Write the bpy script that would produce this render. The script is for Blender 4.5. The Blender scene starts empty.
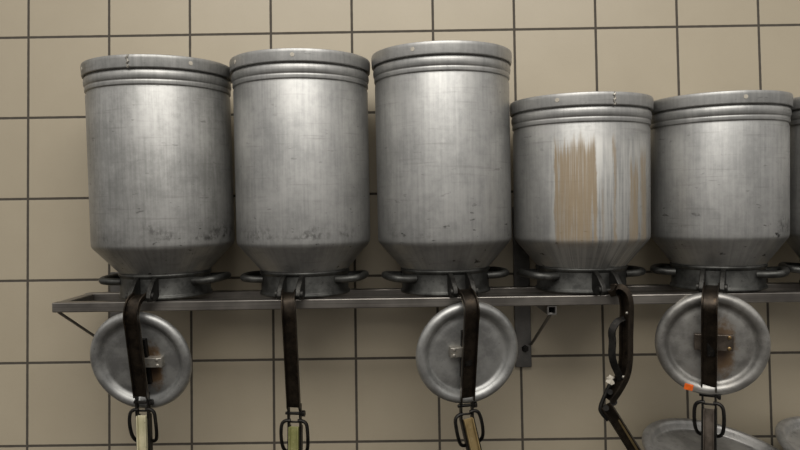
import bpy, bmesh, math, random
from mathutils import Vector, Matrix
R = math.radians
PI = math.pi
scene = bpy.context.scene
COL = scene.collection
random.seed(4)

# ------------------------------------------------------------------ camera
F = 700.0
Z0 = 1.454                                     # height of the top grout line
CAMP = Vector((0.9217, -1.7083, Z0 - 0.5344))
rv = Vector((-0.0334, -0.0147, -0.0061))
RM = Matrix.Rotation(rv.length, 3, rv.normalized())        # right-handed
# rows: right, down, forward of the camera in world axes
rows = [Vector((1, 0, 0)), Vector((0, 0, -1)), Vector((0, 1, 0))]
RMT = RM.transposed()
right, down, fwd = [RMT @ v for v in rows]
cam_d = bpy.data.cameras.new('camera')
cam = bpy.data.objects.new('camera', cam_d)
COL.objects.link(cam)
cam_d.sensor_width = 36
cam_d.lens = 36 * F / 800
cam_d.clip_start = 0.02
m3 = Matrix((right, -down, -fwd)).transposed()
cam.matrix_world = Matrix.Translation(CAMP) @ m3.to_4x4()
scene.camera = cam


def at(px, py, Y):
    d = right * ((px - 400) / F) + down * ((py - 225) / F) + fwd
    return CAMP + d * ((Y - CAMP.y) / d.y)


# ------------------------------------------------------------------ materials
class NT:
    def __init__(self, name):
        self.m = bpy.data.materials.new(name)
        self.m.use_nodes = True
        self.t = self.m.node_tree
        self.b = self.t.nodes['Principled BSDF']

    def n(self, typ, **kw):
        nd = self.t.nodes.new(typ)
        for k, v in kw.items():
            setattr(nd, k, v)
        return nd

    def l(self, a, b):
        self.t.links.new(a, b)

    def val(self, sock, v):
        if hasattr(v, 'node'):
            self.l(v, sock)
        else:
            sock.default_value = v

    def math(self, op, a, b=0.0, c=0.0, clamp=False):
        nd = self.n('ShaderNodeMath', operation=op, use_clamp=clamp)
        self.val(nd.inputs[0], a); self.val(nd.inputs[1], b); self.val(nd.inputs[2], c)
        return nd.outputs[0]

    def smooth(self, v, lo, hi, a=0.0, b=1.0):
        nd = self.n('ShaderNodeMapRange', interpolation_type='SMOOTHSTEP')
        self.val(nd.inputs[0], v)
        for i, x in enumerate((lo, hi, a, b)):
            self.val(nd.inputs[i + 1], x)
        return nd.outputs[0]

    def mix(self, f, a, b, mode='MIX'):
        nd = self.n('ShaderNodeMix', data_type='RGBA', blend_type=mode)
        self.val(nd.inputs[0], f); self.val(nd.inputs[6], a); self.val(nd.inputs[7], b)
        return nd.outputs[2]

    def noise(self, vec, scale, detail=3, rough=.55, w=None):
        nd = self.n('ShaderNodeTexNoise', noise_dimensions='4D' if w is not None else '3D')
        self.l(vec, nd.inputs['Vector'])
        nd.inputs['Scale'].default_value = scale
        nd.inputs['Detail'].default_value = detail
        nd.inputs['Roughness'].default_value = rough
        if w is not None:
            self.val(nd.inputs['W'], w)
        return nd.outputs['Fac']

    def comb(self, x, y, z):
        nd = self.n('ShaderNodeCombineXYZ')
        for i, v in enumerate((x, y, z)):
            self.val(nd.inputs[i], v)
        return nd.outputs[0]

    def obj(self):
        tc = self.n('ShaderNodeTexCoord')
        s = self.n('ShaderNodeSeparateXYZ')
        self.l(tc.outputs['Object'], s.inputs[0])
        return tc.outputs['Object'], s.outputs[0], s.outputs[1], s.outputs[2]

    def rnd(self):
        return self.n('ShaderNodeObjectInfo').outputs['Random']

    def bump(self, h, strength, dist=.002):
        nd = self.n('ShaderNodeBump')
        nd.inputs['Strength'].default_value = strength
        nd.inputs['Distance'].default_value = dist
        self.l(h, nd.inputs['Height'])
        self.l(nd.outputs[0], self.b.inputs['Normal'])


def c4(r, g, b):
    def f(v):
        v /= 255
        return v / 12.92 if v <= .04045 else ((v + .055) / 1.055) ** 2.4
    return (f(r), f(g), f(b), 1)


def mat_wall():
    m = NT('wall_tiles')
    o, x, y, z = m.obj()
    T = .2
    u = m.math('DIVIDE', x, T); v = m.math('DIVIDE', z, T)
    du = m.math('ABSOLUTE', m.math('SUBTRACT', u, m.math('ROUND', u)))
    dv = m.math('ABSOLUTE', m.math('SUBTRACT', v, m.math('ROUND', v)))
    d = m.math('MULTIPLY', m.math('MINIMUM', du, dv), T)
    wob = m.math('MULTIPLY', m.math('SUBTRACT', m.noise(o, 60, 2), .5), .0008)
    d = m.math('ADD', d, wob)
    grout = m.smooth(d, .0024, .0036, 1, 0)
    cell = m.comb(m.math('FLOOR', u), 0, m.math('FLOOR', v))
    wn = m.n('ShaderNodeTexWhiteNoise', noise_dimensions='3D')
    m.l(cell, wn.inputs['Vector'])
    mot = m.noise(o, 9, 4, .6)
    fine = m.noise(o, 260, 2, .6)
    tcol = m.mix(mot, c4(162, 151, 130), c4(172, 161, 140))
    tcol = m.mix(m.math('MULTIPLY', wn.outputs['Value'], .25), tcol, c4(153, 142, 121))
    tcol = m.mix(m.math('MULTIPLY', m.smooth(fine, .58, .75), .12), tcol, c4(120, 104, 84))
    gcol = m.mix(m.noise(o, 30, 3), c4(62, 57, 50), c4(80, 74, 65))
    col = m.mix(grout, tcol, gcol)
    m.l(col, m.b.inputs['Base Color'])
    m.l(m.mix(grout, (.42, .42, .42, 1), (.9, .9, .9, 1)), m.b.inputs['Roughness'])
    h = m.math('ADD', m.math('MULTIPLY', grout, -1), m.math('MULTIPLY', m.noise(o, 14, 2), .25))
    m.bump(h, .5, .0012)
    return m.m


def mat_alu(name, lo=(148, 148, 146), hi=(178, 177, 174), metal=.82, rough=.46, pits=1.0, dirt=0.0, rust=None, shoulder=.114):
    """Worn spun aluminium: vertical streaks, horizontal fine turning lines, dark pits near the shoulder."""
    m = NT(name)
    o, x, y, z = m.obj()
    w = m.math('MULTIPLY', m.rnd(), 20)
    ang = m.math('ARCTAN2', x, m.math('MULTIPLY', y, -1))
    cyl = m.comb(m.math('MULTIPLY', ang, .15), 0, z)
    st = m.comb(m.math('MULTIPLY', ang, 7), 0, m.math('MULTIPLY', z, 2.2))
    streak = m.noise(st, 3.2, 6, .65, w)
    blot = m.noise(o, 11, 5, .62, w)
    turn = m.noise(m.comb(m.math('MULTIPLY', ang, 1.2), 0, m.math('MULTIPLY', z, 160)), 1.0, 3, .6, w)
    f = m.math('ADD', m.math('MULTIPLY', streak, .32), m.math('ADD', m.math('MULTIPLY', blot, .46), m.math('MULTIPLY', m.noise(o, 75, 4, .7, w), .22)))
    f = m.smooth(f, .36, .63)
    col = m.mix(f, c4(*lo), c4(*hi))
    col = m.mix(m.math('MULTIPLY', m.smooth(turn, .56, .72), .22), col, c4(92, 90, 86))
    # scuffs: short dark horizontal marks, mostly low on the body and near the shoulder
    sc = m.noise(m.comb(m.math('MULTIPLY', ang, 5.5), 0, m.math('MULTIPLY', z, 120)), 1.0, 2, .5, m.math('ADD', w, 3))
    sc2 = m.noise(cyl, 26, 3, .6, m.math('ADD', w, 7))
    low = m.smooth(z, shoulder + .002, shoulder + .10, 1, .32)
    scm = m.math('MULTIPLY', m.smooth(sc, .63, .69), m.smooth(sc2, .50, .60))
    pit = m.smooth(m.noise(cyl, 150, 2, .5, m.math('ADD', w, 5)), .70, .76)
    mk = m.math('MULTIPLY', m.math('MAXIMUM', scm, m.math('MULTIPLY', pit, m.smooth(sc2, .5, .6))), m.math('MULTIPLY', low, .85 * pits), clamp=True)
    # grimy ring just above the shoulder bend
    ring = m.math('MULTIPLY', m.smooth(z, shoulder + .005, shoulder + .016, 0, 1), m.smooth(z, shoulder + .018, shoulder + .052, 1, 0))
    ring = m.math('MULTIPLY', ring, m.smooth(m.noise(o, 9, 3, .6, m.math('ADD', w, 11)), .50 - dirt, .68 - dirt))
    rg = m.math('MULTIPLY', ring, m.smooth(m.noise(m.comb(m.math('MULTIPLY', ang, 8), 0, m.math('MULTIPLY', z, 40)), 1.5, 5, .7, w), .42, .62))
    mk = m.math('MAXIMUM', mk, m.math('MULTIPLY', rg, .75 * pits))
    col = m.mix(mk, col, c4(48, 46, 43))
    metal_s = metal
    rough_s = m.math('ADD', m.math('MULTIPLY', blot, .16), rough - .08)
    if rust is not None:
        yaw, bands = rust
        wa = m.math('ADD', ang, yaw)                      # bearing measured from the wall normal
        drip = m.noise(m.comb(m.math('MULTIPLY', wa, 3.6), 0, m.math('MULTIPLY', z, .7)), 2.6, 3, .55, 2.3)
        drip2 = m.noise(m.comb(m.math('MULTIPLY', wa, 16), 0, m.math('MULTIPLY', z, 3)), 1.7, 4, .6, 4.1)
        wj = m.math('ADD', wa, m.math('MULTIPLY', m.math('SUBTRACT', m.noise(m.comb(m.math('MULTIPLY', wa, 5), 0, m.math('MULTIPLY', z, 9)), 1.6, 4, .6, 1.7), .5), .14))
        rm = None
        band = None
        for (p0, p1, ztop, k) in bands:
            win = m.math('MULTIPLY', m.smooth(wj, p0, p0 + .03), m.smooth(wj, p1 - .03, p1, 1, 0))
            zt2 = m.math('ADD', ztop - .06, m.math('MULTIPLY', drip2, .12))
            fade = m.smooth(m.math('SUBTRACT', zt2, z), -.012, .03)
            keep = m.smooth(m.math('ADD', m.math('MULTIPLY', drip, .3), m.math('MULTIPLY', drip2, .7)), .34, .42)
            r1 = m.math('MULTIPLY', m.math('MULTIPLY', win, m.math('MULTIPLY', fade, keep)), k)
            rm = r1 if rm is None else m.math('MAXIMUM', rm, r1)
        rm = m.math('MULTIPLY', rm, m.smooth(z, .085, .125))
        hf = m.noise(m.comb(m.math('MULTIPLY', wa, 34), 0, m.math('MULTIPLY', z, 5)), 1.5, 4, .6, 8.2)
        rm = m.math('MULTIPLY', rm, m.smooth(hf, .36, .56, .62, 1.0))
        band = m.math('MULTIPLY', m.smooth(wa, bands[0][0] - .1, bands[0][0]), m.smooth(wa, bands[-1][1], bands[-1][1] + .2, 1, 0))
        band = m.math('MULTIPLY', band, m.smooth(z, .30, .33, 1, 0))
        rcol = m.mix(drip2, c4(150, 131, 100), c4(114, 94, 64))
        wcol = m.math('MULTIPLY', m.math('MULTIPLY', m.math('SUBTRACT', 1, rm), band), m.smooth(drip2, .42, .56))
        col = m.mix(m.math('MULTIPLY', wcol, .75), col, c4(196, 195, 190))
        col = m.mix(m.math('MULTIPLY', rm, .88), col, rcol)
        metal_s = m.math('MULTIPLY', m.math('SUBTRACT', 1, m.math('MULTIPLY', rm, .8)), metal)
        rough_s = m.math('ADD', rough_s, m.math('MULTIPLY', rm, .2))
    m.l(col, m.b.inputs['Base Color'])
    m.val(m.b.inputs['Metallic'], metal_s)
    m.val(m.b.inputs['Roughness'], rough_s)
    hgt = m.math('ADD', m.math('MULTIPLY', m.noise(o, 26, 3, .5, w), 1.0), m.math('MULTIPLY', turn, .10))
    m.bump(hgt, .22, .0016)
    return m.m


def mat_lid(name, lo, hi, rust):
    m = NT(name)
    o, x, y, z = m.obj()
    w = m.math('MULTIPLY', m.rnd(), 20)
    r = m.math('SQRT', m.math('ADD', m.math('MULTIPLY', x, x), m.math('MULTIPLY', z, z)))
    blot = m.noise(o, 22, 5, .65, w)
    col = m.mix(m.smooth(blot, .38, .62), c4(*lo), c4(*hi))
    pit = m.smooth(m.noise(o, 170, 2, .5, w), .68, .75)
    col = m.mix(m.math('MULTIPLY', pit, .5), col, c4(60, 58, 55))
    if rust:
        dx, dz, sx, sz, k = rust
        ex = m.math('DIVIDE', m.math('SUBTRACT', x, dx), sx)
        ez = m.math('DIVIDE', m.math('SUBTRACT', z, dz), sz)
        dd = m.math('SQRT', m.math('ADD', m.math('MULTIPLY', ex, ex), m.math('MULTIPLY', ez, ez)))
        rr = m.math('SUBTRACT', 1.25, m.math('ADD', dd, m.math('MULTIPLY', m.math('SUBTRACT', m.noise(o, 70, 4, .65), .5), 1.4)))
        mk = m.smooth(rr, .0, .7)
        col = m.mix(m.math('MULTIPLY', mk, k), col, m.mix(m.smooth(dd, .2, .8), c4(74, 50, 30), c4(128, 98, 62)))
    m.l(col, m.b.inputs['Base Color'])
    m.b.inputs['Metallic'].default_value = .75
    m.val(m.b.inputs['Roughness'], m.math('ADD', m.math('MULTIPLY', blot, .2), .33))
    m.bump(m.noise(o, 60, 3, .5, w), .15, .001)
    return m.m


def mat_metal(name, a, b, metal=.8, rough=.42, scale=40, worn=None, wk=.5, bump=.2):
    m = NT(name)
    o, x, y, z = m.obj()
    w = m.math('MULTIPLY', m.rnd(), 20)
    nz = m.noise(o, scale, 5, .65, w)
    col = m.mix(m.smooth(nz, .35, .65), c4(*a), c4(*b))
    if worn:
        nw = m.noise(o, scale * 2.2, 4, .7, m.math('ADD', w, 9))
        col = m.mix(m.math('MULTIPLY', m.smooth(nw, .58, .66), wk), col, c4(*worn))
    m.l(col, m.b.inputs['Base Color'])
    m.b.inputs['Metallic'].default_value = metal
    m.val(m.b.inputs['Roughness'], m.math('ADD', m.math('MULTIPLY', nz, .2), rough - .1))
    m.bump(nz, bump, .0012)
    return m.m


def mat_brushed(name, a, b, rough=.34):
    """steel bar brushed along its length (x)"""
    m = NT(name)
    o, x, y, z = m.obj()
    g = m.noise(m.comb(m.math('MULTIPLY', x, 3), m.math('MULTIPLY', y, 260), m.math('MULTIPLY', z, 260)), 1, 3, .6)
    big = m.noise(o, 7, 4, .6)
    f = m.math('ADD', m.math('MULTIPLY', g, .4), m.math('MULTIPLY', big, .6))
    m.l(m.mix(m.smooth(f, .38, .62), c4(*a), c4(*b)), m.b.inputs['Base Color'])
    m.b.inputs['Metallic'].default_value = .9
    m.val(m.b.inputs['Roughness'], m.math('ADD', m.math('MULTIPLY', big, .16), rough - .08))
    m.bump(g, .08, .0006)
    return m.m


def mat_plain(name, col, rough=.6, metal=0.0):
    m = NT(name)
    o, x, y, z = m.obj()
    nz = m.noise(o, 120, 3, .6)
    dark = tuple(v * .72 for v in col)
    m.l(m.mix(nz, c4(*dark), c4(*col)), m.b.inputs['Base Color'])
    m.b.inputs['Roughness'].default_value = rough
    m.b.inputs['Metallic'].default_value = metal
    return m.m


M = {}
M['wall'] = mat_wall()
M['alu'] = mat_alu('worn_aluminium')
M['alu_dark'] = mat_alu('scuffed_aluminium', (136, 136, 133), (172, 171, 168), pits=1.35, dirt=.07)
M['neck'] = mat_metal('dull_cast_aluminium', (58, 58, 56), (88, 88, 85), .8, .48, 34, (52, 50, 48), .6)
M['lug'] = mat_metal('grimy_iron_hinge', (38, 37, 35), (62, 61, 58), .8, .45, 60, (92, 90, 86), .4)
M['lever'] = mat_metal('dark_browned_steel', (38, 33, 28), (62, 54, 45), .85, .38, 45, (92, 76, 58), .4)
M['edge'] = mat_metal('worn_bright_edge', (120, 110, 96), (156, 146, 130), .7, .4, 70, (44, 38, 32), .6)
M['black'] = mat_metal('blackened_steel', (26, 25, 24), (44, 42, 39), .8, .45, 60, (74, 68, 60), .4)
M['steel'] = mat_brushed('brushed_steel', (112, 108, 103), (150, 145, 138))
M['upright'] = mat_metal('grey_painted_steel', (84, 82, 79), (104, 101, 97), .5, .5, 20)
M['clip'] = mat_metal('pale_clip_metal', (150, 146, 138), (178, 173, 162), .7, .4, 60, (128, 104, 70), .5)
M['brass'] = mat_metal('brassy_rivet', (120, 98, 66), (150, 126, 88), .8, .4, 80)
M['hole'] = mat_plain('hole_light_and_stub', (206, 198, 182), .6)  # light showing through the drain holes as pale colour; also the whitish lever stub
M['orange'] = mat_plain('orange_sticker', (255, 112, 24), .5)
M['cream'] = mat_metal('chipped_cream_paint', (176, 170, 138), (198, 190, 160), .1, .5, 40, (52, 48, 40), .85)
M['green'] = mat_metal('faded_yellow_green_paint', (122, 122, 74), (150, 148, 98), .1, .5, 30, (176, 170, 130), .4)
M['gold'] = mat_metal('dull_golden_paint', (120, 102, 66), (146, 126, 86), .3, .45, 30, (160, 146, 112), .4)
M['grey_plate'] = mat_metal('worn_steel_plate', (84, 76, 68), (116, 106, 96), .7, .4, 35, (60, 48, 38), .4)
M['ledge'] = mat_plain('concrete', (84, 79, 73), .8)
M['floor'] = mat_plain('floor_tile', (62, 56, 50), .5)

# ------------------------------------------------------------------ mesh helpers


def loft(bm, rings, close_ring=True, cap0=False, cap1=False):
    vs = [[bm.verts.new(p) for p in r] for r in rings]
    n = len(vs[0])
    for a, b in zip(vs, vs[1:]):
        for i in range(n if close_ring else n - 1):
            j = (i + 1) % n
            bm.faces.new((a[i], a[j], b[j], b[i]))
    if cap0:
        bm.faces.new(list(reversed(vs[0])))
    if cap1:
        bm.faces.new(vs[-1])
    return vs


def lathe(prof, seg=96, axis='z', bm=None):
    bm = bm or bmesh.new()
    rings = []
    for r, h in prof:
        ring = []
        for i in range(seg):
            a = 2 * PI * i / seg
            c, s = r * math.cos(a), r * math.sin(a)
            ring.append(Vector((c, s, h)) if axis == 'z' else Vector((c, -h, s)))   # axis 'y': h points to -y
        rings.append(ring)
    loft(bm, rings, True, cap0=prof[0][0] > 1e-6, cap1=prof[-1][0] > 1e-6)
    return bm


def round_prof(pts, n=3):
    """soften the corners of a profile; points may carry a bend radius as third value"""
    out = []
    for i, p in enumerate(pts):
        if len(p) == 2 or i in (0, len(pts) - 1):
            out.append(p[:2]); continue
        P = Vector(p[:2]); A = Vector(pts[i - 1][:2]); B = Vector(pts[i + 1][:2])
        r = min(p[2], (A - P).length * .48, (B - P).length * .48)
        a = P + (A - P).normalized() * r; b = P + (B - P).normalized() * r
        for k in range(n + 1):
            t = k / n
            q = a * (1 - t) ** 2 + P * 2 * t * (1 - t) + b * t * t
            out.append((q.x, q.y))
    return out


def box(bm, lo, hi):
    lo, hi = Vector(lo), Vector(hi)
    r = bmesh.ops.create_cube(bm, size=1)
    for v in r['verts']:
        v.co = Vector((lo[i] + (v.co[i] + .5) * (hi[i] - lo[i]) for i in range(3)))
    return r['verts']


def tube(bm, path, r, n=10, closed=False):
    P = [Vector(p) for p in path]
    k = len(P)
    rings = []
    t0 = (P[1] - P[0]).normalized()
    ref = Vector((0, 0, 1)) if abs(t0.z) < .8 else Vector((0, 1, 0))
    for i, p in enumerate(P):
        if closed:
            t = (P[(i + 1) % k] - P[i - 1]).normalized()
        else:
            t = (P[min(i + 1, k - 1)] - P[max(i - 1, 0)]).normalized()
        u = (ref - t * ref.dot(t))
        u = u.normalized() if u.length > 1e-4 else t.orthogonal().normalized()
        ref = u
        v = t.cross(u)
        rr = r[i] if isinstance(r, (list, tuple)) else r
        rings.append([p + (u * math.cos(2 * PI * j / n) + v * math.sin(2 * PI * j / n)) * rr for j in range(n)])
    if closed:
        rings.append(rings[0])
        vs = [[bm.verts.new(q) for q in rg] for rg in rings[:-1]]
        for a in range(k):
            A, B = vs[a], vs[(a + 1) % k]
            for i in range(n):
                j = (i + 1) % n
                bm.faces.new((A[i], A[j], B[j], B[i]))
    else:
        loft(bm, rings, True, True, True)


def smooth_path(pts, n=6):
    P = [Vector(p) for p in pts]
    P = [P[0] * 2 - P[1]] + P + [P[-1] * 2 - P[-2]]
    out = []
    for i in range(1, len(P) - 2):
        for k in range(n):
            t = k / n
            a, b, c, d = P[i - 1], P[i], P[i + 1], P[i + 2]
            out.append(.5 * (2 * b + (c - a) * t + (2 * a - 5 * b + 4 * c - d) * t * t + (3 * b - a - 3 * c + d) * t ** 3))
    out.append(P[-2])
    return out


def sweep(bm, path, section, udir):
    """section: closed list of (a, b): a along udir, b along the outward normal"""
    P = [Vector(p) for p in path]
    k = len(P)
    rings = []
    for i, p in enumerate(P):
        t = (P[min(i + 1, k - 1)] - P[max(i - 1, 0)]).normalized()
        U = udir(i / (k - 1)) if callable(udir) else Vector(udir)
        u = (U - t * U.dot(t)).normalized()
        nrm = u.cross(t)
        rings.append([p + u * a + nrm * b for a, b in section])
    loft(bm, rings, True, True, True)


def channel(w, d, th):
    """U section: web outside, two flanges turned to the back, small lips proud of the web"""
    h = w / 2
    return [(-h, .0012), (-h + th, .0012), (-h + th + .0006, 0), (h - th - .0006, 0), (h - th, .0012), (h, .0012), (h, -d), (h - th, -d), (h - th, -th), (-h + th, -th), (-h + th, -d), (-h, -d)]


def rrect_section(w, d, c=.002):
    a, b = w / 2, d / 2
    return [(-a + c, -b), (a - c, -b), (a, -b + c), (a, b - c), (a - c, b), (-a + c, b), (-a, b - c), (-a, -b + c)]


def mk(name, bm, m, parent=None, smooth=40, bevel=0):
    bmesh.ops.remove_doubles(bm, verts=bm.verts, dist=1e-6)
    bmesh.ops.recalc_face_normals(bm, faces=bm.faces)
    me = bpy.data.meshes.new(name)
    bm.to_mesh(me); bm.free()
    me.materials.append(m)
    for p in me.polygons:
        p.use_smooth = smooth > 0
    o = bpy.data.objects.new(name, me)
    COL.objects.link(o)
    if parent is not None:
        o.parent = parent
    if bevel:
        bv = o.modifiers.new('bevel', 'BEVEL'); bv.width = bevel; bv.segments = 2; bv.limit_method = 'ANGLE'; bv.angle_limit = R(35)
    if smooth:
        me.set_sharp_from_angle(angle=R(smooth))
    return o


def tag(o, label=None, cat=None, group=None, kind=None):
    for k, v in (('label', label), ('category', cat), ('group', group), ('kind', kind)):
        if v:
            o[k] = v
    return o


def empty(name, mw):
    o = bpy.data.objects.new(name, None)
    o.empty_display_size = .05
    COL.objects.link(o)
    o.matrix_world = mw
    return o


# ------------------------------------------------------------------ setting
bm = bmesh.new(); box(bm, (-2.5, 0, -1.6), (4.3, .12, 1.2))
w = mk('wall_back', bm, M['wall'], smooth=0); w.location = (0, 0, Z0); tag(w, kind='structure')
bm = bmesh.new(); box(bm, (-6, -9, -.1), (7.5, .0, 0))
tag(mk('floor', bm, M['floor'], smooth=0), kind='structure')

# ------------------------------------------------------------------ shelf
LEAN = R(3.8)
YF = -.255                                      # front edge of the shelf
p_edge = at(470, 297, YF)
ZS = p_edge.z
SH = Matrix.Translation((0, YF, ZS)) @ Matrix.Rotation(LEAN, 4, 'X')    # local: x along, y to the wall, z up; origin on the front top edge
# a positive rotation about x raises the wall side and drops nothing at the front edge
XL = at(51.5, 303, YF).x
XR = 2.75
shelf = empty('wall_shelf', SH @ Matrix.Translation((XL, 0, 0)))
tag(shelf, 'long open steel shelf rail on wall brackets carrying the row of upturned cans', 'shelf')


def rail(name, y0, y1, z0, z1, x0, x1):
    bm = bmesh.new(); box(bm, (x0, y0, z0), (x1, y1, z1))
    return mk(name, bm, M['steel'], shelf, bevel=.002)


L = XR - XL
rail('front_rail', 0, .024, -.0205, 0, 0, L)
rail('back_rail', .150, .174, -.0205, 0, .0, L)
rail('end_rail', .024, .150, -.0190, -.001, 0, .022)


def square_tube(bm, x, y0, y1, zc, s, th):
    a, b = s / 2, s / 2 - th
    out = [(-a, -a), (a, -a), (a, a), (-a, a)]
    inn = [(-b, -b), (b, -b), (b, b), (-b, b)]
    rings = [[Vector((x + p, y, zc + q)) for p, q in sec] for y, sec in ((y1, inn), (y0, inn), (y0, out), (y1, out))]
    loft(bm, rings, True)


ups = [at(119, 290, -.004).x, at(522, 300, -.004).x]
bm = None
inv = shelf.matrix_world.inverted()
for i, ux in enumerate(ups):
    up = bmesh.new()
    zt = ZS + .20 if i else ZS + .055
    zb = at(522, 367, -.004).z
    box(up, (ux - .0195, -.009, zb), (ux + .0195, -.0005, zt))
    up.transform(inv)
    u = mk('upright', up, M['upright'], shelf, bevel=.0015)
    if i:
        for dz in (.045,):
            bb = bmesh.new()
            for (rr, hh) in ((.009, .004), (.0055, .011)):
                bmesh.ops.create_cone(bb, segments=6 if rr > .008 else 12, radius1=rr, radius2=rr, depth=hh, cap_ends=True,
                                      matrix=Matrix.Translation((ux + .004, -.009 - hh / 2, zb + dz)) @ Matrix.Rotation(PI / 2, 4, 'X'))
            bb.transform(inv)
            mk('bolt', bb, M['black'], shelf)
    lx = ux - XL
    ax = lx + (.021 if i else .034)
    bm = bmesh.new()
    square_tube(bm, ax, .003 if i else .140, .232, -.0305, .019, .0025)
    mk('bracket_arm', bm, M['upright'], shelf)
    bm = bmesh.new()
    A = Vector((ax - .002, .006, -.038)); B = inv @ Vector((ux + .018, -.012, zb + .055))
    if not i:
        A = Vector((.010, .01, -.0215)); B = inv @ Vector((ux - .005, -.012, zb + .055))
    sweep(bm, [A, A.lerp(B, .5), B], rrect_section(.007, .004, .001), (1, 0, 0))
    mk('diagonal_brace', bm, M['upright'], shelf)

# ------------------------------------------------------------------ the cans
NR = .098                                       # neck radius


def body_prof(H, s):
    """outer silhouette up the wall (neck top -> below the base band), then back down inside"""
    zt = H - .062
    out = [(.0925, .050), (.0965, .0545, .002), (.1445, .1085, .003), (.1474, .1140, .004), (.1478, .124), (.1478, zt - .004), (.1462, zt), (.1462, zt + .003),
           (.1489, zt + .0045, .002), (.1491, zt + .0115, .002), (.1483, zt + .0140, .002), (.1500, zt + .0165, .003), (.1512, zt + .022, .004), (.1508, zt + .029, .004), (.1485, zt + .0335, .003), (.1468, zt + .0345), (.1466, H - .020),
           (.1440, H - .020), (.1440, .126), (.141, .114), (.094, .060), (.0890, .050)]
    return round_prof(out)


def add_ring_seam(parent, zc, H, ang, r):
    bm = bmesh.new()
    path = [Vector((r * math.sin(ang + .012 * math.sin(k * 1.9)), -r * math.cos(ang), zc - H / 2 + H * k / 8)) for k in range(9)]
    tube(bm, path, [.0022 + .0008 * math.sin(k * 2.3) for k in range(9)], 8)
    return mk('weld_seam', bm, M['clip'], parent)


def make_can(label, base, yaw, H, group, lean=LEAN, roll=0.0, mat='alu', holes=(), seam=None, rs=1.0):
    mw = Matrix.Translation(base) @ Matrix.Rotation(lean, 4, 'X') @ Matrix.Rotation(roll, 4, 'Y') @ Matrix.Rotation(yaw, 4, 'Z')
    root = empty('milk_can', mw)
    tag(root, label, 'milk can', group)
    mt = M[mat] if isinstance(mat, str) else mat
    b = mk('body', lathe([(r if z < .06 else r * rs, z) for r, z in body_prof(H, 1) + [body_prof(H, 1)[0]]], 128), mt, root)
    zb = H - .0265
    band = round_prof([(.1462, zb + .003), (.1524, zb, .001), (.1537, zb + .002, .001), (.1545, zb + .021, .002), (.1535, zb + .0265, .002), (.1500, zb + .0265, .002),
                       (.1490, zb + .0235, .002), (.1462, zb + .012, .003), (.1390, zb + .0085, .002), (.10, zb + .010), (.05, zb + .012), (0, zb + .012)])
    bb = lathe([(r * rs, z) for r, z in band], 128)
    mk('base_band', bb, mt, root)
    npf = round_prof([(.0890, .052), (.0885, .010), (.0945, .0), (.0965, .0), (.0990, .002, .0015), (.0990, .0055, .0015), (.0965, .008, .001), (.0955, .010), (.0950, .044), (.0975, .047, .002),
                      (.0990, .051, .002), (.0965, .0545, .002), (.0925, .0545), (.0890, .052)])
    mk('neck', lathe(npf, 96), M['neck'], root)
    for sgn in (-1, 1):
        pts = [(.080, -.048, .035), (.102, -.050, .0355), (.121, -.046, .037), (.1300, -.030, .038), (.1320, 0, .0385), (.1300, .030, .038), (.121, .046, .037), (.102, .050, .0355), (.080, .048, .035)]
        hb = bmesh.new()
        tube(hb, smooth_path([(sgn * a, q, c) for a, q, c in pts], 5), .0078, 12)
        mk('handle', hb, M['neck'], root)
    for a in holes:
        hb = bmesh.new()
        dz = zb + .0135
        an = a - yaw
        mtx = Matrix.Rotation(an, 4, 'Z') @ Matrix.Translation((0, -.1537 * rs, dz)) @ Matrix.Rotation(PI / 2, 4, 'X')
        bmesh.ops.create_cone(hb, segments=20, radius1=.0050, radius2=.0042, depth=.002, cap_ends=True, matrix=mtx)
        mk('drain_hole', hb, M['hole'], root)  # pale disc on the band paints the brightness seen through the hole
    if seam is not None:
        add_ring_seam(root, zb + .0130, .026, seam - yaw, .1543 * rs)
    # hinge lugs
    for sx in (-1, 1):
        lb = bmesh.new()
        pr = [(-.088, .048), (-.100, .0485), (-.112, .042), (-.131, .022), (-.135, .010), (-.131, .002), (-.120, .0005), (-.088, .004)]
        x0 = sx * .0195 - .0050
        loft(lb, [[Vector((x0, y, z)) for y, z in pr], [Vector((x0 + .010, y, z)) for y, z in pr]], True, True, True)
        mk('hinge_lug', lb, M['lug'], root, bevel=.0015)
    pb = bmesh.new()
    tube(pb, [(-.027, -.121, .0105), (.027, -.121, .0105)], .0042, 12)
    for sx in (-1, 1):
        tube(pb, [(sx * .0235, -.123, .0125), (sx * .0290, -.123, .0125)], .0085, 14)
    mk('hinge_pin', pb, M['lug'], root)
    return root


def wire_yoke(bm, yaw=0):
    pts = [(.008, -.004, .008), (.017, -.004, .008), (.026, -.004, .001), (.0285, -.003, -.020), (.0270, .003, -.045), (.022, .010, -.058), (.012, .014, -.062), (0, .014, -.062)]
    P = pts + [(-a, b, c) for a, b, c in reversed(pts[:-1])]
    tube(bm, smooth_path(P, 4), .0038, 8)


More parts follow.
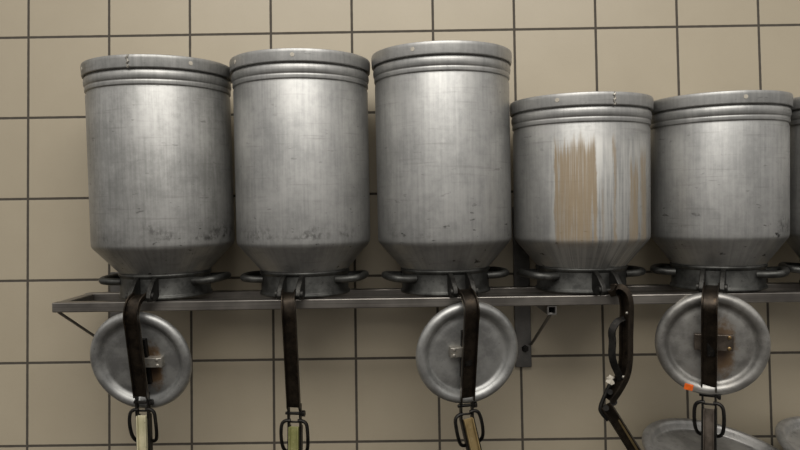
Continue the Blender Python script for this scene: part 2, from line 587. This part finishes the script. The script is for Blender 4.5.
def make_lever(root, tilt, latch_mat, lid=None, latch_rx=0.0, latch_ry=0.0, length=.205, holes=(.03, .155), nl=10, width=.030, bend=0.0, shift=0.0, ahead=0.0):
    """a channel strap hinged at the neck and hanging down over the rail; local axes of the can"""
    hy, hz = -.121, .0105
    d = Vector((bend, math.sin(tilt), -math.cos(tilt)))              # hanging direction
    start = Vector((shift, -.146 - ahead, -.022))
    path = [Vector((0, hy + .002, hz + .004)), Vector((0, hy - .007, hz + .001)), Vector((shift * .6, hy - .0200 - ahead * .6, hz - .009)), start]
    n = 8
    for k in range(1, n + 1):
        path.append(start + d * (length - .02) * k / n)
    path = smooth_path(path, 4)
    bm = bmesh.new()
    sweep(bm, path, channel(width, .010, .0028), (1, 0, 0))
    lev = mk('clamp_lever', bm, M['lever'], root, bevel=.0006)
    for sx in (-1, 1):
        eb = bmesh.new()
        tube(eb, [p + Vector((sx * (width / 2 - .0008), -.0012 * math.cos(tilt), -.0012 * math.sin(tilt))) for p in path[6:]], .0011, 6)
        mk('worn_edge', eb, M['edge'], lev)
    end = path[-1]
    nrm = Vector((0, -math.cos(tilt), -math.sin(tilt)))
    for h in holes:                                                   # rivets on the strap
        rb = bmesh.new()
        c = start + d * h + nrm * .0012
        bmesh.ops.create_cone(rb, segments=12, radius1=.0032, radius2=.0026, depth=.002, cap_ends=True,
                              matrix=Matrix.Translation(c) @ nrm.to_track_quat('Z', 'Y').to_matrix().to_4x4())
        mk('rivet', rb, M['black'] if h < .06 else M['clip'], lev)
    # joint and latch
    J = end + d * .016 + nrm * .001
    jl = bmesh.new()
    for sx in (-1, 1):
        box(jl, (J.x + sx * .0125 - .0018, J.y - .006, J.z - .030), (J.x + sx * .0125 + .0018, J.y + .006, J.z + .022))
    tube(jl, [J + Vector((-.019, 0, .002)), J + Vector((.019, 0, .002))], .0034, 10)
    tube(jl, [J + Vector((.016, 0, .002)), J + Vector((.0225, 0, .002))], .0068, 6)
    tube(jl, [J + Vector((-.012, 0, -.016)), J + Vector((.012, 0, -.016))], .0024, 8)
    mk('joint_bolt', jl, M['black'], lev, bevel=.0006)
    LM = Matrix.Translation(J + Vector((0, 0, -.021))) @ Matrix.Rotation(latch_ry, 4, 'Y') @ Matrix.Rotation(latch_rx, 4, 'X')
    pb = bmesh.new()
    sweep(pb, [LM @ Vector((0, -.002, -.004 - .016 * k)) for k in range(nl)], channel(.0205, .010, .0024), LM.to_3x3() @ Vector((1, 0, 0)))
    lat = mk('latch_plate', pb, latch_mat, root, bevel=.0006)
    # dark side cheeks of the latch
    cb = bmesh.new()
    for sx in (-1, 1):
        vs = box(cb, (sx * .0125 - .0022, -.0035, -.004 - .016 * (nl - 1)), (sx * .0125 + .0022, .010, -.003))
    cb.transform(LM)
    mk('latch_cheek', cb, M['black'], lat)
    yb = bmesh.new(); wire_yoke(yb); yb.transform(LM)
    mk('wire_loop', yb, M['black'], lat)
    rb = bmesh.new()
    bmesh.ops.create_cone(rb, segments=12, radius1=.0034, radius2=.0026, depth=.002, cap_ends=True, matrix=LM @ Matrix.Translation((0, -.0028, -.026)) @ Matrix.Rotation(PI / 2, 4, 'X'))
    mk('rivet', rb, M['clip'], lat)
    if lid:
        c = start + d * lid['down'] - nrm * lid.get('back', .021) + Vector((lid['dx'], 0, 0))
        LW = Matrix.Translation(c) @ Matrix.Rotation(lid.get('yaw', 0), 4, 'Z') @ Matrix.Rotation(tilt + lid.get('tilt', 0), 4, 'X')
        prof = [(0, -.006), (.060, -.0055), (.072, -.006), (.079, -.0085), (.083, -.0075), (.0870, -.001), (.0915, .0045), (.0975, .007), (.1035, .0055), (.1085, .0005), (.1100, -.005), (.1085, -.009),
                (.104, -.0095), (.088, -.012), (.080, -.0145), (0, -.012)]
        lo = mk('lid', lathe(prof, 112, 'y'), lid['mat'], root, smooth=60)
        lo.matrix_local = LW
        off = lid['clip']                                             # which way the riveted clip shows past the strap
        bmc = bmesh.new()
        box(bmc, (min(-off * .85 if lid.get('both') else 0, off), -.0066 + (-.0004 if lid.get('thin') else -.0012), lid.get('clip_z', 0) - .0105 - lid.get('tall', 0)), (max(0, off), .0062, lid.get('clip_z', 0) + .0105 + lid.get('tall', 0)))
        cl = mk('lid_clip', bmc, lid['clip_mat'], lo, bevel=.001)
        for dz in (-.006 - .9 * lid.get('tall', 0), .0065 + .9 * lid.get('tall', 0)):
            rb = bmesh.new()
            bmesh.ops.create_uvsphere(rb, u_segments=12, v_segments=8, radius=.0042, matrix=Matrix.Translation((off * .80, -.0075, lid.get('clip_z', 0) + dz)) @ Matrix.Scale(.5, 4, (0, 1, 0)))
            mk('rivet', rb, M['brass'] if lid.get('brass') else M['clip'], lo)
        # dark bar riveted down the middle of the lid behind the strap
        bmb = bmesh.new(); box(bmb, (lid['bar'] - .0055, -.004, -.050), (lid['bar'] + .0055, .0062, .050))
        mk('lid_bar', bmb, M['black'], lo, bevel=.001)
        # spacer lugs that join bar and strap
        bms = bmesh.new(); box(bms, (-lid['dx'] - .008, -.018, -.02), (-lid['dx'] + .008, .000, .02))
        mk('lid_mount', bms, M['black'], lo, bevel=.001)
        if lid.get('sticker'):
            a, rr = lid['sticker']
            sb = bmesh.new()
            box(sb, (-.0085, -.0008, -.0065), (.0085, .0008, .0065))
            bmesh.ops.subdivide_edges(sb, edges=sb.edges, cuts=3)
            for v in sb.verts:
                v.co.y += 6 * v.co.z ** 2 + (.0006 * math.sin(v.co.x * 500))
            s = mk('sticker', sb, M['orange'], lo)
            s.matrix_local = Matrix.Translation((rr * math.cos(a), -.0072, rr * math.sin(a))) @ Matrix.Rotation(R(12), 4, 'Y')
            tag(s, 'orange sticker')
    return lev


YC = YF + .100
G = 'upside-down milk cans on the shelf'


def base(px, py):
    p = at(px, py, YC)
    off = p.x
    q = SH @ Vector((0, YC - YF, 0))
    return Vector((off, q.y, q.z + .0012))


TALL, SHORT = .512, .405
YAWS = [R(-5), R(-7), R(14), R(14), R(-29), R(-20)]
lid_a = mat_lid('lid_aluminium_stained', (138, 138, 136), (168, 168, 165), (.026, -.012, .022, .050, .9))
lid_b = mat_lid('lid_aluminium_clean', (146, 146, 144), (174, 174, 171), None)
lid_c = mat_lid('lid_aluminium_brown', (136, 134, 130), (166, 164, 159), (.018, -.008, .030, .060, .8))
alu_rust = mat_alu('rust_streaked_aluminium', rust=(YAWS[3], ((-.62, -.02, .315, .95), (.02, .08, .24, .5), (.20, .27, .33, .8), (.46, .66, .27, .9), (.70, .90, .30, .85))))

can_1 = make_can('tall upside-down aluminium milk can at the left end of the shelf, seam across rim', base(166.8, 297), YAWS[0], .497, G, roll=R(-.5), rs=1.018, mat='alu_dark', holes=(R(-56), R(42)), seam=R(-3))
make_lever(can_1, R(16), M['cream'], dict(down=.116, dx=-.006, mat=lid_a, clip=.050, clip_mat=M['clip'], bar=.014, tilt=R(-4)), R(-5), R(-2), .206, bend=-.055, shift=-.009)
can_2 = make_can('tall upside-down aluminium milk can, second from left, its hanging clamp lever without a lid', base(305.5, 291), YAWS[1], .505, G, roll=R(-.1), rs=.985, holes=(R(2), R(-54)))
make_lever(can_2, R(12), M['green'], None, R(-5), R(0), .228, holes=(.03, .19), width=.028, bend=-.035, shift=.006)
can_3 = make_can('tall upside-down aluminium milk can just left of the rust-streaked shorter can', base(445.5, 290), YAWS[2], .515, G, roll=R(-.35), rs=.99, holes=(R(-25),))
make_lever(can_3, R(16), M['gold'], dict(down=.104, dx=.004, mat=lid_b, back=.016, clip=-.040, clip_mat=M['clip'], bar=-.010, clip_z=.006, yaw=R(-2), tilt=R(-8)), R(-5), R(-11), .222, ahead=.011, bend=.03, shift=.004)
can_4 = make_can('shorter upside-down milk can with brown rust streaks running down its side', base(581, 288), YAWS[3], .410, G, rs=.985, mat=alu_rust, holes=(R(-31),), seam=R(12))
can_5 = make_can('shorter upside-down milk can above the hanging lid with the orange sticker', base(717.5, 285), YAWS[4], .409, G, roll=R(-.2), rs=.945, holes=(R(-3),))
make_lever(can_5, R(16), M['grey_plate'], dict(down=.090, dx=.003, mat=lid_c, back=.015, clip=.040, both=True, tall=.006, clip_mat=M['grey_plate'], thin=True, bar=-.004, clip_z=.006, brass=True, tilt=R(-10), yaw=R(12), sticker=(R(-116), .101)), R(-6), R(0), .206, nl=8, ahead=.022, bend=-.035)
can_6 = make_can('shorter upside-down milk can cut off by the right edge of the photo', base(850.5, 284), YAWS[5], .409, G, rs=.935)

# lever of the rust-streaked can: hangs turned sideways, with a bowed spring grip and a folded latch
bpy.context.view_layer.update()
i4 = can_4.matrix_world.inverted()
Yl = -.290


def loc4(px, py, Y=Yl):
    return i4 @ at(px, py, Y)


hinge = Vector((0, -.119, .0145))
udir = (i4.to_3x3() @ Vector((.55, -.83, 0))).normalized()
path = [hinge, loc4(619, 287, -.284), loc4(626, 293), loc4(628.5, 304), loc4(628.5, 320), loc4(628, 336), loc4(628, 352), loc4(627, 366), loc4(624, 378), loc4(617, 391), loc4(610, 401)]
bm = bmesh.new()
sweep(bm, smooth_path(path, 5), channel(.0245, .013, .0028), udir)
lev4 = mk('clamp_lever', bm, M['lever'], can_4, bevel=.0006)
bm = bmesh.new()
sweep(bm, smooth_path([loc4(624, 318), loc4(617, 322), loc4(612, 331), loc4(612.5, 342), loc4(612, 354), loc4(614, 364), loc4(618, 373), loc4(621, 380)], 5), rrect_section(.015, .0032, .001), (i4.to_3x3() @ Vector((.86, -.5, 0))))
mk('spring_grip', bm, M['black'], lev4)
for (px, py) in ((627, 313), (623.5, 377)):
    rb = bmesh.new()
    bmesh.ops.create_uvsphere(rb, u_segments=10, v_segments=8, radius=.0034, matrix=Matrix.Translation(loc4(px, py, Yl - .006)))
    mk('rivet', rb, M['clip'], lev4)
bm = bmesh.new()
for (a, b2) in (((609, 377), (612, 384)), ((612, 376), (608, 383))):
    tube(bm, [loc4(a[0], a[1]), loc4(b2[0], b2[1])], .006, 8)
mk('plastic_stub', bm, M['hole'], lev4)
# folded latch: knee to the left, then down to the right
bm = bmesh.new()
tube(bm, smooth_path([loc4(613, 378), loc4(606, 393), loc4(600.5, 407), loc4(602, 413), loc4(608, 420)], 4), .0042, 10)
mk('toggle_link', bm, M['black'], lev4)
bm = bmesh.new()
for q, rr in (((613.5, 402), .0075), ((606, 408), .006), ((610, 392), .0055)):
    tube(bm, [loc4(q[0], q[1], Yl - .008), loc4(q[0], q[1], Yl + .010)], rr, 10)
mk('joint_bolt', bm, M['black'], lev4)
bm = bmesh.new()
sweep(bm, [loc4(606 + 34 * t, 404 + 54 * t) for t in (0, .25, .5, .75, 1)], channel(.022, .011, .0026), i4.to_3x3() @ Vector((.85, -.35, .55)))
lat4 = mk('latch_plate', bm, M['lever'], can_4, bevel=.0006)
bm = bmesh.new()
sweep(bm, [loc4(611.5 + 31 * t, 407 + 51 * t, Yl - .0035) for t in (0, .5, 1)], rrect_section(.006, .002, .0005), i4.to_3x3() @ Vector((.85, -.35, .55)))
mk('latch_strip', bm, M['gold'], lat4)

# ------------------------------------------------------------------ the two wide dishes below, at the lower right
G2 = None


def dish(label, centre, rx, ry, s=1.0):
    prof = round_prof([(0, -.018), (.140, -.018), (.1465, -.0165, .003), (.1525, -.004, .002), (.158, .002, .003), (.168, .001, .003), (.172, -.003, .002), (.1715, -.010, .002), (.165, -.012, .002),
                       (.158, -.024, .006), (.145, -.030, .004), (0, -.030)])
    o = mk('round_dish', lathe(prof, 128), lid_d, smooth=60)
    o.matrix_world = Matrix.Translation(centre) @ Matrix.Rotation(rx, 4, 'X') @ Matrix.Rotation(ry, 4, 'Y') @ Matrix.Scale(s, 4)
    tag(o, label, 'dish')
    return o


lid_d = mat_metal('dish_aluminium', (136, 135, 132), (164, 162, 158), .65, .4, 26, (84, 82, 78), .35, .12)
d1 = at(727, 459, -.215)
dish('wide round aluminium dish tilted at the lower right, below the orange-stickered lid', d1, R(15), R(9), 1.0)
d2 = at(866, 457, -.215)
dish('wide round aluminium dish in the bottom right corner, overlapping the edge of the other dish', d2, R(15), R(9), 1.0)
bpy.context.view_layer.update()
zl = min((o.matrix_world @ v.co).z for o in COL.objects if o.name.startswith('round_dish') for v in o.data.vertices)
bm = bmesh.new(); box(bm, (.9, -.52, 0), (3.6, 0, zl))
tag(mk('trim_1', bm, M['ledge'], smooth=0), kind='structure')

# ------------------------------------------------------------------ light
def area(name, loc, rot, sx, sy, power, col):
    l = bpy.data.lights.new(name, 'AREA')
    l.shape = 'RECTANGLE'; l.size = sx; l.size_y = sy; l.energy = power; l.color = col
    o = bpy.data.objects.new(name, l); COL.objects.link(o)
    o.location = loc; o.rotation_euler = rot
    return o


area('ceiling_lamp', (.95, -2.2, 2.7), (R(28), 0, 0), 2.6, 1.2, 60, (1, .97, .92))
wd = bpy.data.worlds.new('world'); scene.world = wd; wd.use_nodes = True
nt = wd.node_tree
bg = nt.nodes['Background']
tc = nt.nodes.new('ShaderNodeTexCoord'); sp = nt.nodes.new('ShaderNodeSeparateXYZ')
mr = nt.nodes.new('ShaderNodeMapRange'); mr.interpolation_type = 'SMOOTHSTEP'
nt.links.new(tc.outputs['Generated'], sp.inputs[0]); nt.links.new(sp.outputs[2], mr.inputs[0])
mr.inputs[1].default_value = -.20; mr.inputs[2].default_value = .25     # a room dim below and brighter above
mr.inputs[3].default_value = .05; mr.inputs[4].default_value = .70
nt.links.new(mr.outputs[0], bg.inputs[1])
bg.inputs[0].default_value = (1, .97, .93, 1)

vs = scene.view_settings
vs.view_transform = 'Standard'
vs.look = 'None'
vs.gamma = 1
vs.use_curve_mapping = False
vs.exposure = .06
scene.cycles.use_denoising = True
